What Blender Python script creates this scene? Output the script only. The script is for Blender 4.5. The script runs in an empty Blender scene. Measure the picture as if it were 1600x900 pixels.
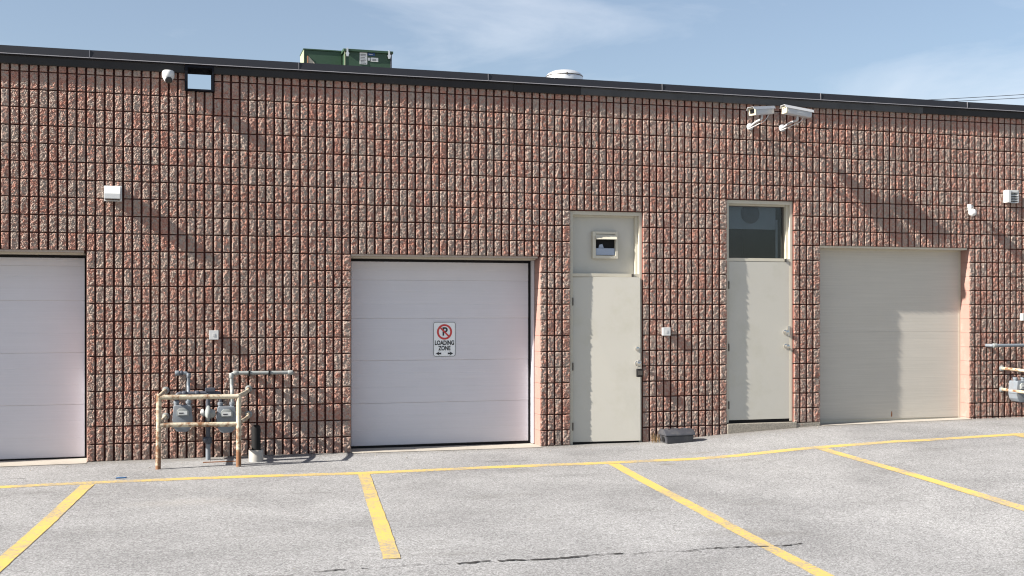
import bpy, bmesh, math, random
import numpy as np
from mathutils import Vector, Matrix
random.seed(7); rng = np.random.default_rng(11)
scn = bpy.context.scene
col = scn.collection
# ------------------------------------------------------------------ camera
# world: X runs along the wall, +Y goes into the building, Z is up (metres)
TH = math.radians(16.35)
cam_d = bpy.data.cameras.new('camera'); cam = bpy.data.objects.new('camera', cam_d); col.objects.link(cam)
cam.location = (1.816, -14.0, 1.736); cam.rotation_euler = (math.radians(90), 0, -TH)
cam_d.sensor_width = 36; cam_d.lens = 40.84; cam_d.shift_y = 0.0208
cam_d.clip_start = 0.05; cam_d.clip_end = 3000
scn.camera = cam
# ------------------------------------------------------------------ light
SUNV = Vector((7.0, 1.0, -4.6)).normalized()          # the way the sunlight travels
SUN_EL = math.asin(-SUNV.z); SUN_AZ = math.atan2(-SUNV.x, -SUNV.y)
w = bpy.data.worlds.new('World'); scn.world = w; w.use_nodes = True
nt = w.node_tree; nt.nodes.clear()
def N(t, typ, **kw):
    n = t.nodes.new(typ)
    for k, v in kw.items():
        if k.startswith('i_'):
            n.inputs[k[2:].replace('_', ' ')].default_value = v
        else: setattr(n, k, v)
    return n
sky = N(nt, 'ShaderNodeTexSky', sky_type='NISHITA', sun_disc=False, sun_elevation=SUN_EL, sun_rotation=SUN_AZ,
        air_density=1.0, dust_density=1.0, ozone_density=1.6)
tc = N(nt, 'ShaderNodeTexCoord'); mp = N(nt, 'ShaderNodeMapping')
mp.inputs['Scale'].default_value = (1.0, 1.6, 5.0); mp.inputs['Rotation'].default_value = (0.1, 0.16, 0.9)
nz = N(nt, 'ShaderNodeTexNoise', i_Scale=2.7, i_Detail=7.0, i_Roughness=0.56, i_Distortion=0.5)
rp = N(nt, 'ShaderNodeMapRange'); rp.inputs['From Min'].default_value = 0.47; rp.inputs['From Max'].default_value = 0.80
rp.inputs['To Min'].default_value = 0.12; rp.inputs['To Max'].default_value = 0.62
mx = N(nt, 'ShaderNodeMix', data_type='RGBA'); mx.inputs[7].default_value = (7.6, 7.9, 8.5, 1)
bg = N(nt, 'ShaderNodeBackground', i_Strength=0.05); wo = N(nt, 'ShaderNodeOutputWorld')
L = nt.links.new
L(tc.outputs['Generated'], mp.inputs['Vector']); L(mp.outputs[0], nz.inputs['Vector']); L(nz.outputs[0], rp.inputs[0])
L(rp.outputs[0], mx.inputs[0]); L(sky.outputs[0], mx.inputs[6]); L(mx.outputs[2], bg.inputs[0]); L(bg.outputs[0], wo.inputs[0])
sd = bpy.data.lights.new('sun', 'SUN'); sd.energy = 5.0; sd.angle = math.radians(0.55); sd.color = (1.0, 0.93, 0.84)
sun = bpy.data.objects.new('sun', sd); col.objects.link(sun)
sun.rotation_euler = SUNV.to_track_quat('-Z', 'Y').to_euler(); sun.location = (-40, -10, 30)
vs = scn.view_settings
vs.view_transform = 'Standard'; vs.look = 'None'; vs.gamma = 1; vs.use_curve_mapping = False; vs.exposure = 1.45

# ------------------------------------------------------------------ materials
def mat(name, color, rough=0.6, metal=0.0, var=0.12, vscale=6.0, bump=0.0, bscale=80.0, dirt=None, dscale=3.0, damt=0.4, spec=0.5):
    m = bpy.data.materials.new(name); m.use_nodes = True; t = m.node_tree; b = t.nodes['Principled BSDF']; k = t.links.new
    b.inputs['Roughness'].default_value = rough; b.inputs['Metallic'].default_value = metal
    b.inputs['Specular IOR Level'].default_value = spec
    g = N(t, 'ShaderNodeNewGeometry')
    n1 = N(t, 'ShaderNodeTexNoise', i_Scale=vscale, i_Detail=6.0, i_Roughness=0.65); k(g.outputs['Position'], n1.inputs['Vector'])
    a = N(t, 'ShaderNodeMix', data_type='RGBA'); c = Vector(color)
    a.inputs[6].default_value = (*(c * (1 - var)), 1); a.inputs[7].default_value = (*(c * (1 + var)), 1)
    k(n1.outputs[0], a.inputs[0]); out = a.outputs[2]
    if dirt is not None:
        n2 = N(t, 'ShaderNodeTexNoise', i_Scale=dscale, i_Detail=8.0, i_Roughness=0.7); k(g.outputs['Position'], n2.inputs['Vector'])
        r = N(t, 'ShaderNodeMapRange'); r.inputs['From Min'].default_value = 0.5; r.inputs['From Max'].default_value = 0.72
        r.inputs['To Max'].default_value = damt; k(n2.outputs[0], r.inputs[0])
        d = N(t, 'ShaderNodeMix', data_type='RGBA'); d.inputs[7].default_value = (*dirt, 1)
        k(r.outputs[0], d.inputs[0]); k(out, d.inputs[6]); out = d.outputs[2]
    k(out, b.inputs['Base Color'])
    if bump:
        n3 = N(t, 'ShaderNodeTexNoise', i_Scale=bscale, i_Detail=4.0, i_Roughness=0.6); k(g.outputs['Position'], n3.inputs['Vector'])
        bp = N(t, 'ShaderNodeBump', i_Strength=bump, i_Distance=0.01); k(n3.outputs[0], bp.inputs['Height']); k(bp.outputs[0], b.inputs['Normal'])
    return m

def block_material():
    """split concrete: pigmented red-brown body, broken face showing grey and tan aggregate"""
    m = bpy.data.materials.new('split_face_concrete'); m.use_nodes = True; t = m.node_tree; b = t.nodes['Principled BSDF']; k = t.links.new
    b.inputs['Roughness'].default_value = 0.92; b.inputs['Specular IOR Level'].default_value = 0.2
    g = N(t, 'ShaderNodeNewGeometry'); pos = g.outputs['Position']
    sep = N(t, 'ShaderNodeSeparateXYZ'); k(pos, sep.inputs[0])
    add = N(t, 'ShaderNodeVectorMath', operation='ADD'); add.inputs[1].default_value = (0.0131, 0.0, 0.0005); k(pos, add.inputs[0])
    sn = N(t, 'ShaderNodeVectorMath', operation='SNAP'); sn.inputs[1].default_value = (0.1, 10.0, 0.2); k(add.outputs[0], sn.inputs[0])
    wn = N(t, 'ShaderNodeTexWhiteNoise', noise_dimensions='3D'); k(sn.outputs[0], wn.inputs['Vector'])
    n1 = N(t, 'ShaderNodeTexNoise', i_Scale=22.0, i_Detail=5.0, i_Roughness=0.66, i_Distortion=0.6); k(pos, n1.inputs['Vector'])
    # blend of red pigment and grey aggregate, shifted per piece
    m1 = N(t, 'ShaderNodeMath', operation='MULTIPLY_ADD'); m1.inputs[1].default_value = 0.22; k(wn.outputs[0], m1.inputs[0]); k(n1.outputs[0], m1.inputs[2])
    rr = N(t, 'ShaderNodeMapRange'); rr.inputs['From Min'].default_value = 0.51; rr.inputs['From Max'].default_value = 0.77; k(m1.outputs[0], rr.inputs[0])
    c1 = N(t, 'ShaderNodeMix', data_type='RGBA'); c1.inputs[6].default_value = (0.330, 0.270, 0.231, 1); c1.inputs[7].default_value = (0.345, 0.166, 0.126, 1)
    k(rr.outputs[0], c1.inputs[0])
    # fine aggregate speckle
    n2 = N(t, 'ShaderNodeTexNoise', i_Scale=140.0, i_Detail=3.0, i_Roughness=0.7); k(pos, n2.inputs['Vector'])
    r2 = N(t, 'ShaderNodeMapRange'); r2.inputs['From Min'].default_value = 0.3; r2.inputs['From Max'].default_value = 0.7
    r2.inputs['To Min'].default_value = 0.74; r2.inputs['To Max'].default_value = 1.26; k(n2.outputs[0], r2.inputs[0])
    c2 = N(t, 'ShaderNodeVectorMath', operation='MULTIPLY'); k(c1.outputs[2], c2.inputs[0]); k(r2.outputs[0], c2.inputs[1])
    # the moulded body behind the split face
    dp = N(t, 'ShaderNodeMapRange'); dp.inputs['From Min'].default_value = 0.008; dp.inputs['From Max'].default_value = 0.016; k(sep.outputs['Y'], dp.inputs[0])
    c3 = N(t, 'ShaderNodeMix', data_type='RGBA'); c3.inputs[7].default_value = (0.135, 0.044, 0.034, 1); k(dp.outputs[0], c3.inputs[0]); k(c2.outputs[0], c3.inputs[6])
    # broad weathering of the wall
    n4 = N(t, 'ShaderNodeTexNoise', i_Scale=0.55, i_Detail=5.0, i_Roughness=0.6); k(pos, n4.inputs['Vector'])
    r4 = N(t, 'ShaderNodeMapRange'); r4.inputs['From Min'].default_value = 0.3; r4.inputs['From Max'].default_value = 0.7; r4.inputs['To Min'].default_value = 0.88; r4.inputs['To Max'].default_value = 1.12; k(n4.outputs[0], r4.inputs[0])
    c4 = N(t, 'ShaderNodeVectorMath', operation='MULTIPLY'); k(c3.outputs[2], c4.inputs[0]); k(r4.outputs[0], c4.inputs[1])
    # grey splash dust on the lowest course
    hz = N(t, 'ShaderNodeMapRange'); hz.inputs['From Min'].default_value = 0.34; hz.inputs['From Max'].default_value = 0.04; hz.inputs['To Max'].default_value = 0.5; k(sep.outputs['Z'], hz.inputs[0])
    hm = N(t, 'ShaderNodeMath', operation='MULTIPLY'); k(hz.outputs[0], hm.inputs[0]); k(n1.outputs[0], hm.inputs[1])
    c5 = N(t, 'ShaderNodeMix', data_type='RGBA'); c5.inputs[7].default_value = (0.20, 0.175, 0.155, 1); k(hm.outputs[0], c5.inputs[0]); k(c4.outputs[0], c5.inputs[6])
    k(c5.outputs[2], b.inputs['Base Color'])
    n3 = N(t, 'ShaderNodeTexNoise', i_Scale=110.0, i_Detail=4.0, i_Roughness=0.65); k(pos, n3.inputs['Vector'])
    bp = N(t, 'ShaderNodeBump', i_Strength=0.75, i_Distance=0.008); k(n3.outputs[0], bp.inputs['Height']); k(bp.outputs[0], b.inputs['Normal'])
    return m

STAINS = [(7.18, -1.94, .16, .10, .55, (.13, .105, .065)), (5.9, -2.35, .40, .16, .40, (.10, .10, .10)), (10.3, -2.5, .45, .20, .40, (.10, .10, .098)), (4.5, -4.2, .9, .3, .22, (.12, .12, .12)),
          (6.6, -3.4, .5, .25, .25, (.12, .12, .12)), (8.3, -6.6, .35, .18, .4, (.09, .09, .088)), (1.9, -3.0, .7, .25, .28, (.30, .28, .25)), (7.9, -1.25, .35, .10, .4, (.14, .12, .09)), (2.6, -5.2, .8, .3, .22, (.13, .13, .13))]
def asphalt_material():
    m = bpy.data.materials.new('worn_asphalt'); m.use_nodes = True; t = m.node_tree; b = t.nodes['Principled BSDF']; k = t.links.new
    b.inputs['Roughness'].default_value = 0.88; b.inputs['Specular IOR Level'].default_value = 0.25
    g = N(t, 'ShaderNodeNewGeometry'); pos = g.outputs['Position']
    n1 = N(t, 'ShaderNodeTexNoise', i_Scale=0.7, i_Detail=7.0, i_Roughness=0.62, i_Distortion=0.4); k(pos, n1.inputs['Vector'])
    r1 = N(t, 'ShaderNodeValToRGB'); e = r1.color_ramp.elements
    e[0].position = 0.32; e[0].color = (0.190, 0.191, 0.194, 1); e[1].position = 0.64; e[1].color = (0.268, 0.270, 0.273, 1); k(n1.outputs[0], r1.inputs[0])
    # stones in the binder
    v = N(t, 'ShaderNodeTexVoronoi', i_Scale=105.0); k(pos, v.inputs['Vector'])
    sv = N(t, 'ShaderNodeSeparateColor'); k(v.outputs['Color'], sv.inputs[0])
    rv = N(t, 'ShaderNodeMapRange'); rv.inputs['To Min'].default_value = 0.56; rv.inputs['To Max'].default_value = 1.40; k(sv.outputs[0], rv.inputs[0])
    n2 = N(t, 'ShaderNodeTexNoise', i_Scale=30.0, i_Detail=7.0, i_Roughness=0.78); k(pos, n2.inputs['Vector'])
    r2 = N(t, 'ShaderNodeMapRange'); r2.inputs['From Min'].default_value = 0.3; r2.inputs['From Max'].default_value = 0.7
    r2.inputs['To Min'].default_value = 0.76; r2.inputs['To Max'].default_value = 1.20; k(n2.outputs[0], r2.inputs[0])
    mu = N(t, 'ShaderNodeMath', operation='MULTIPLY'); k(rv.outputs[0], mu.inputs[0]); k(r2.outputs[0], mu.inputs[1])
    c = N(t, 'ShaderNodeVectorMath', operation='MULTIPLY'); k(r1.outputs[0], c.inputs[0]); k(mu.outputs[0], c.inputs[1])
    # old oil drips and damp marks
    mpp = N(t, 'ShaderNodeMapping'); mpp.inputs['Scale'].default_value = (0.55, 1.5, 1); k(pos, mpp.inputs[0])
    n4 = N(t, 'ShaderNodeTexNoise', i_Scale=1.25, i_Detail=5.0, i_Roughness=0.6); k(mpp.outputs[0], n4.inputs['Vector'])
    r4 = N(t, 'ShaderNodeMapRange'); r4.inputs['From Min'].default_value = 0.60; r4.inputs['From Max'].default_value = 0.74; r4.inputs['To Max'].default_value = 0.42; k(n4.outputs[0], r4.inputs[0])
    d = N(t, 'ShaderNodeMix', data_type='RGBA'); d.inputs[7].default_value = (0.10, 0.096, 0.088, 1); k(r4.outputs[0], d.inputs[0]); k(c.outputs[0], d.inputs[6])
    last = d.outputs[2]
    # single oil and rust stains left by parked cars: (x, y, half length, half width, strength, colour)
    for sx_, sy_, ra, rb, am, cc_ in STAINS:
        mm = N(t, 'ShaderNodeMapping', vector_type='TEXTURE'); mm.inputs['Location'].default_value = (sx_, sy_, 0); mm.inputs['Scale'].default_value = (ra, rb, 4); k(pos, mm.inputs[0])
        ln_ = N(t, 'ShaderNodeVectorMath', operation='LENGTH'); k(mm.outputs[0], ln_.inputs[0])
        ad = N(t, 'ShaderNodeMath', operation='MULTIPLY_ADD'); ad.inputs[1].default_value = 1.6; k(n2.outputs[0], ad.inputs[0]); k(ln_.outputs['Value'], ad.inputs[2])
        rs = N(t, 'ShaderNodeMapRange'); rs.inputs['From Min'].default_value = 1.75; rs.inputs['From Max'].default_value = 0.7; rs.inputs['To Max'].default_value = am; k(ad.outputs[0], rs.inputs[0])
        ds = N(t, 'ShaderNodeMix', data_type='RGBA'); ds.inputs[7].default_value = (*cc_, 1); k(rs.outputs[0], ds.inputs[0]); k(last, ds.inputs[6]); last = ds.outputs[2]
    # soil gathered along the foot of the wall
    sp = N(t, 'ShaderNodeSeparateXYZ'); k(pos, sp.inputs[0])
    wy = N(t, 'ShaderNodeMapRange'); wy.inputs['From Min'].default_value = -0.34; wy.inputs['From Max'].default_value = 0.02; k(sp.outputs['Y'], wy.inputs[0])
    wm = N(t, 'ShaderNodeMath', operation='MULTIPLY'); k(wy.outputs[0], wm.inputs[0]); k(n2.outputs[0], wm.inputs[1])
    ws = N(t, 'ShaderNodeMix', data_type='RGBA'); ws.inputs[7].default_value = (0.13, 0.115, 0.095, 1); k(wm.outputs[0], ws.inputs[0]); k(last, ws.inputs[6]); last = ws.outputs[2]
    k(last, b.inputs['Base Color'])
    bp = N(t, 'ShaderNodeBump', i_Strength=0.5, i_Distance=0.005); k(mu.outputs[0], bp.inputs['Height']); k(bp.outputs[0], b.inputs['Normal'])
    return m

def paint_line_material():
    m = bpy.data.materials.new('worn_yellow_paint'); m.use_nodes = True; t = m.node_tree; b = t.nodes['Principled BSDF']; k = t.links.new
    b.inputs['Roughness'].default_value = 0.8; b.inputs['Specular IOR Level'].default_value = 0.25
    g = N(t, 'ShaderNodeNewGeometry'); pos = g.outputs['Position']
    n1 = N(t, 'ShaderNodeTexNoise', i_Scale=34.0, i_Detail=7.0, i_Roughness=0.75); k(pos, n1.inputs['Vector'])
    n2 = N(t, 'ShaderNodeTexNoise', i_Scale=1.6, i_Detail=4.0, i_Roughness=0.6); k(pos, n2.inputs['Vector'])
    a = N(t, 'ShaderNodeMath', operation='MULTIPLY_ADD'); a.inputs[1].default_value = 0.55; k(n2.outputs[0], a.inputs[0]); k(n1.outputs[0], a.inputs[2])
    r = N(t, 'ShaderNodeMapRange'); r.inputs['From Min'].default_value = 0.73; r.inputs['From Max'].default_value = 0.88; r.inputs['To Max'].default_value = 0.92; k(a.outputs[0], r.inputs[0])
    c0 = N(t, 'ShaderNodeMix', data_type='RGBA'); c0.inputs[6].default_value = (0.43, 0.305, 0.078, 1); c0.inputs[7].default_value = (0.53, 0.385, 0.11, 1); k(n1.outputs[0], c0.inputs[0])
    c = N(t, 'ShaderNodeMix', data_type='RGBA'); c.inputs[7].default_value = (0.23, 0.21, 0.185, 1); k(r.outputs[0], c.inputs[0]); k(c0.outputs[2], c.inputs[6])
    k(c.outputs[2], b.inputs['Base Color'])
    bp = N(t, 'ShaderNodeBump', i_Strength=0.5, i_Distance=0.005); k(n1.outputs[0], bp.inputs['Height']); k(bp.outputs[0], b.inputs['Normal'])
    return m

def door_panel_material(name, color, streak=0.07):
    """painted sheet with faint drawn-out horizontal streaks"""
    m = mat(name, color, 0.55, 0, 0.05, 2.5); t = m.node_tree; b = t.nodes['Principled BSDF']; k = t.links.new
    g = [n for n in t.nodes if n.type == 'NEW_GEOMETRY'][0]; src = b.inputs['Base Color'].links[0].from_socket
    mpg = N(t, 'ShaderNodeMapping'); mpg.inputs['Scale'].default_value = (1.2, 1, 70); k(g.outputs['Position'], mpg.inputs[0])
    n = N(t, 'ShaderNodeTexNoise', i_Scale=1.0, i_Detail=5.0, i_Roughness=0.6); k(mpg.outputs[0], n.inputs['Vector'])
    r = N(t, 'ShaderNodeMapRange'); r.inputs['From Min'].default_value = 0.3; r.inputs['From Max'].default_value = 0.7
    r.inputs['To Min'].default_value = 1 - streak; r.inputs['To Max'].default_value = 1 + streak; k(n.outputs[0], r.inputs[0])
    mu = N(t, 'ShaderNodeVectorMath', operation='MULTIPLY'); k(src, mu.inputs[0]); k(r.outputs[0], mu.inputs[1]); k(mu.outputs[0], b.inputs['Base Color'])
    bp = N(t, 'ShaderNodeBump', i_Strength=0.12, i_Distance=0.01); k(n.outputs[0], bp.inputs['Height']); k(bp.outputs[0], b.inputs['Normal'])
    return m

def glass_material():
    m = bpy.data.materials.new('window_glass'); m.use_nodes = True; b = m.node_tree.nodes['Principled BSDF']
    b.inputs['Base Color'].default_value = (0.62, 0.68, 0.74, 1); b.inputs['Roughness'].default_value = 0.03
    b.inputs['Transmission Weight'].default_value = 1.0; b.inputs['IOR'].default_value = 1.45
    return m

def rail_material():
    """cream paint flaking to rust, most of all near the ground"""
    m = bpy.data.materials.new('rusty_white_rail'); m.use_nodes = True; t = m.node_tree; b = t.nodes['Principled BSDF']; k = t.links.new
    b.inputs['Roughness'].default_value = 0.75
    g = N(t, 'ShaderNodeNewGeometry'); pos = g.outputs['Position']; sep = N(t, 'ShaderNodeSeparateXYZ'); k(pos, sep.inputs[0])
    n1 = N(t, 'ShaderNodeTexNoise', i_Scale=13.0, i_Detail=8.0, i_Roughness=0.72); k(pos, n1.inputs['Vector'])
    n0 = N(t, 'ShaderNodeTexNoise', i_Scale=2.2, i_Detail=2.0); k(pos, n0.inputs['Vector'])
    hz = N(t, 'ShaderNodeMapRange'); hz.inputs['From Min'].default_value = 0.62; hz.inputs['From Max'].default_value = 0.0; hz.inputs['To Max'].default_value = 0.15; k(sep.outputs['Z'], hz.inputs[0])
    a0 = N(t, 'ShaderNodeMath', operation='ADD'); k(n1.outputs[0], a0.inputs[0]); k(hz.outputs[0], a0.inputs[1])
    a = N(t, 'ShaderNodeMath', operation='MULTIPLY_ADD'); a.inputs[1].default_value = 0.30; k(n0.outputs[0], a.inputs[0]); k(a0.outputs[0], a.inputs[2])
    r = N(t, 'ShaderNodeMapRange'); r.inputs['From Min'].default_value = 0.63; r.inputs['From Max'].default_value = 0.78; k(a.outputs[0], r.inputs[0])
    c0 = N(t, 'ShaderNodeMix', data_type='RGBA'); c0.inputs[6].default_value = (0.45, 0.42, 0.34, 1); c0.inputs[7].default_value = (0.43, 0.37, 0.255, 1); k(n0.outputs[0], c0.inputs[0])
    c = N(t, 'ShaderNodeMix', data_type='RGBA'); c.inputs[7].default_value = (0.17, 0.078, 0.034, 1); k(r.outputs[0], c.inputs[0]); k(c0.outputs[2], c.inputs[6]); k(c.outputs[2], b.inputs['Base Color'])
    bp = N(t, 'ShaderNodeBump', i_Strength=0.3, i_Distance=0.006); k(n1.outputs[0], bp.inputs['Height']); k(bp.outputs[0], b.inputs['Normal'])
    return m

M = dict(
    block=block_material(), asphalt=asphalt_material(), yellow=paint_line_material(), glass=glass_material(),
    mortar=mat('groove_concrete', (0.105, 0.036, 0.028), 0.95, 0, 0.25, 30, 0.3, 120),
    salmon=mat('salmon_painted_block', (0.30, 0.170, 0.142), 0.85, 0, 0.10, 9, 0.25, 90, (0.40, 0.33, 0.30), 4, 0.35),
    lintel=mat('cream_steel_lintel', (0.50, 0.46, 0.37), 0.6, 0, 0.10, 8, 0.1, 60, (0.30, 0.22, 0.15), 6, 0.4),
    stipple=mat('stippled_lintel_block', (0.36, 0.30, 0.25), 0.9, 0, 0.35, 60, 0.5, 120),
    fascia=mat('charcoal_fascia_metal', (0.021, 0.0225, 0.029), 0.5, 0.0, 0.18, 2.0, 0.04, 5, (0.028, 0.028, 0.03), 2.5, 0.5, 0.3),
    trim=mat('dark_trim_metal', (0.019, 0.018, 0.019), 0.45, 0.0, 0.2, 3.0, 0.05, 6, (0.03, 0.028, 0.027), 3, 0.6, 0.25),
    trim_gloss_grey=mat('grey_trim_with_gloss', (0.050, 0.050, 0.052), 0.42, 0.0, 0.25, 3.0, 0.05, 6, (0.014, 0.014, 0.014), 2, 0.7, 0.4),  # different trim pieces; the lighter grey also paints in a glancing gloss reflection
    seam=mat('seam_metal_lip_highlight', (0.22, 0.22, 0.24), 0.5, 0.3),
    roof=mat('roof_gravel', (0.22, 0.21, 0.20), 0.95, 0, 0.3, 40),
    plain=mat('plain_block', (0.30, 0.22, 0.19), 0.95, 0, 0.2, 4),
    white_door=door_panel_material('white_steel_door', (0.575, 0.565, 0.60), 0.025),
    cream_door=door_panel_material('greige_board_door', (0.47, 0.445, 0.395), 0.06),
    leaf=mat('greige_door_paint', (0.465, 0.452, 0.405), 0.5, 0, 0.04, 1.5, 0.03, 30, (0.38, 0.365, 0.29), 2.2, 0.45),
    frame=mat('cream_frame_paint', (0.50, 0.475, 0.395), 0.55, 0, 0.06, 5, 0.05, 40, (0.40, 0.34, 0.24), 5, 0.4),
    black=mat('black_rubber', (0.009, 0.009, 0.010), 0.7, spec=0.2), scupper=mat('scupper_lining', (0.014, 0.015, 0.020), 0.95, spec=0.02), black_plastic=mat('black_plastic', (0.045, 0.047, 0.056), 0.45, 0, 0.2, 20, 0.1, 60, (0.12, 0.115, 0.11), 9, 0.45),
    concrete=mat('exposed_aggregate', (0.245, 0.225, 0.190), 0.92, 0, 0.85, 55, 1.0, 50),
    apron=mat('concrete_apron', (0.33, 0.305, 0.265), 0.9, 0, 0.14, 5, 0.3, 60, (0.20, 0.18, 0.16), 2.5, 0.6),
    steel=mat('satin_steel', (0.62, 0.60, 0.56), 0.25, 1.0), hinge=mat('dark_hinge', (0.11, 0.10, 0.09), 0.45, 0.7),
    white=mat('white_plastic', (0.55, 0.56, 0.56), 0.4, 0, 0.05, 8, 0.02, 40, (0.55, 0.53, 0.47), 10, 0.4),
    white_metal=mat('white_camera_metal', (0.42, 0.43, 0.445), 0.35, 0, 0.05, 8), cream_plastic=mat('yellowed_plastic', (0.52, 0.48, 0.35), 0.5, 0, 0.1, 12),
    lens=mat('dark_lens', (0.01, 0.011, 0.013), 0.12), grey_box=mat('grey_plastic_box', (0.50, 0.50, 0.50), 0.5, 0, 0.06, 20),
    gas=mat('gas_grey_paint', (0.155, 0.178, 0.205), 0.5, 0, 0.12, 14, 0.06, 60, (0.16, 0.13, 0.11), 12, 0.45),
    gas_dark=mat('dark_pipe_paint', (0.05, 0.056, 0.075), 0.55, 0, 0.2, 16, 0.08, 60), gas_pale=mat('pale_grey_pipe', (0.235, 0.255, 0.255), 0.5, 0, 0.12, 14, 0.06, 60, (0.25, 0.19, 0.13), 12, 0.45),
    index=mat('meter_index_face', (0.58, 0.60, 0.60), 0.3, 0, 0.1, 60), galv=mat('galvanised', (0.62, 0.64, 0.66), 0.38, 0.55, 0.08, 9, 0.05, 12),
    rail=rail_material(), rust=mat('rust', (0.26, 0.10, 0.035), 0.9, 0, 0.3, 20, 0.3, 60),
    green=mat('green_unit_paint', (0.024, 0.060, 0.033), 0.5, 0, 0.10, 3, 0.03, 20, (0.035, 0.058, 0.042), 3, 0.5), sunlit_green=mat('sunlit_green_edge', (0.30, 0.34, 0.22), 0.5),
    beige=mat('beige_lit_filter', (0.42, 0.39, 0.33), 0.8), label_white=mat('label_paper', (0.70, 0.71, 0.70), 0.6, 0, 0.06, 30),
    label_blue=mat('label_blue', (0.03, 0.07, 0.20), 0.5), ink=mat('label_ink', (0.05, 0.05, 0.06), 0.6), sign_white=mat('sign_sheet', (0.74, 0.76, 0.77), 0.4, 0, 0.03, 20),
    sign_black=mat('sign_black', (0.015, 0.016, 0.02), 0.45), sign_red=mat('sign_red', (0.50, 0.040, 0.035), 0.45), tar=mat('crack_tar', (0.028, 0.027, 0.026), 0.75, 0, 0.3, 30, 0.3, 60),
    sleeve=mat('cloudy_plastic_sleeve', (0.36, 0.345, 0.32), 0.45, 0, 0.15, 9, 0.05, 40, (0.30, 0.25, 0.19), 6, 0.6), wire=mat('wire_black', (0.03, 0.03, 0.035), 0.6),
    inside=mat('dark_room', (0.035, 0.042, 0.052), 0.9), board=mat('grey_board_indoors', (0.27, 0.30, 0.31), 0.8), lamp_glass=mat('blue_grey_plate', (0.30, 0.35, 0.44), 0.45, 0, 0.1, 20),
    stone=mat('pebble', (0.27, 0.25, 0.22), 0.9, 0, 0.35, 25), leafy=mat('dry_leaf', (0.17, 0.11, 0.05), 0.9, 0, 0.4, 30), blue_tape=mat('blue_scrap', (0.05, 0.15, 0.32), 0.6))

# ------------------------------------------------------------------ mesh helpers
class MB:
    def __init__(s): s.bm = bmesh.new()
    def box(s, x0, x1, y0, y1, z0, z1, bev=0.0):
        r = bmesh.ops.create_cube(s.bm, size=1.0); vs_ = r['verts']
        for v in vs_:
            v.co = Vector(((x0 + x1) / 2 + v.co.x * (x1 - x0), (y0 + y1) / 2 + v.co.y * (y1 - y0), (z0 + z1) / 2 + v.co.z * (z1 - z0)))
        if bev:
            es = {e for v in vs_ for e in v.link_edges}
            bmesh.ops.bevel(s.bm, geom=list(es), offset=bev, segments=2, affect='EDGES', profile=0.6)
        return s
    def prism(s, pts, axis, a0, a1, bev=0.0):
        """extrude a closed outline; axis 'x': pts are (y,z); 'y': pts are (x,z); 'z': pts are (x,y)"""
        f = {'x': lambda p, a: (a, p[0], p[1]), 'y': lambda p, a: (p[0], a, p[1]), 'z': lambda p, a: (p[0], p[1], a)}[axis]
        A = [s.bm.verts.new(f(p, a0)) for p in pts]; B = [s.bm.verts.new(f(p, a1)) for p in pts]; n = len(pts)
        fs = [s.bm.faces.new(A), s.bm.faces.new(B[::-1])]
        for i in range(n): fs.append(s.bm.faces.new((A[i], B[i], B[(i + 1) % n], A[(i + 1) % n])))
        if bev:
            es = {e for v in A + B for e in v.link_edges}
            bmesh.ops.bevel(s.bm, geom=list(es), offset=bev, segments=2, affect='EDGES', profile=0.6)
        return s
    def tube(s, path, r, seg=12, cap=True):
        P = [Vector(p) for p in path]; R = r if isinstance(r, (list, tuple)) else [r] * len(P)
        up = None; rings = []
        for i, p in enumerate(P):
            d = ((P[min(i + 1, len(P) - 1)] - p).normalized() + (p - P[max(i - 1, 0)]).normalized()).normalized()
            if up is None: up = d.orthogonal().normalized()
            up = (up - d * up.dot(d)).normalized(); sd_ = d.cross(up)
            rings.append([s.bm.verts.new(p + (up * math.cos(2 * math.pi * j / seg) + sd_ * math.sin(2 * math.pi * j / seg)) * R[i]) for j in range(seg)])
        for a, b in zip(rings, rings[1:]):
            for j in range(seg): s.bm.faces.new((a[j], a[(j + 1) % seg], b[(j + 1) % seg], b[j]))
        if cap: s.bm.faces.new(rings[0][::-1]); s.bm.faces.new(rings[-1])
        return s
    def lathe(s, prof, origin, axis='z', seg=24):
        """prof: (radius, height) pairs along the axis"""
        o = Vector(origin); ax = Vector({'x': (1, 0, 0), 'y': (0, 1, 0), 'z': (0, 0, 1)}[axis]) if isinstance(axis, str) else Vector(axis).normalized()
        u = ax.orthogonal().normalized(); v = ax.cross(u); rings = []
        for r, hgt in prof:
            rings.append([s.bm.verts.new(o + ax * hgt + (u * math.cos(2 * math.pi * j / seg) + v * math.sin(2 * math.pi * j / seg)) * max(r, 1e-4)) for j in range(seg)])
        for a, b in zip(rings, rings[1:]):
            for j in range(seg): s.bm.faces.new((a[j], a[(j + 1) % seg], b[(j + 1) % seg], b[j]))
        s.bm.faces.new(rings[0][::-1]); s.bm.faces.new(rings[-1])
        return s
    def xf(s, m): bmesh.ops.transform(s.bm, matrix=m, verts=s.bm.verts); return s
    def build(s, name, m, parent=None, smooth=False, loc=None):
        bmesh.ops.recalc_face_normals(s.bm, faces=s.bm.faces)
        me = bpy.data.meshes.new(name); s.bm.to_mesh(me); s.bm.free()
        me.materials.append(M[m])
        if smooth:
            for p in me.polygons: p.use_smooth = True
            try: me.set_sharp_from_angle(angle=math.radians(38))
            except Exception: pass
        return link(name, me, parent, loc)
def link(name, data, parent=None, loc=None):
    o = bpy.data.objects.new(name, data); col.objects.link(o)
    if parent is not None: o.parent = parent
    if loc is not None: o.location = loc
    return o
def tag(o, label=None, cat=None, group=None, kind=None):
    for k_, v_ in (('label', label), ('category', cat), ('group', group), ('kind', kind)):
        if v_: o[k_] = v_
    return o
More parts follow.
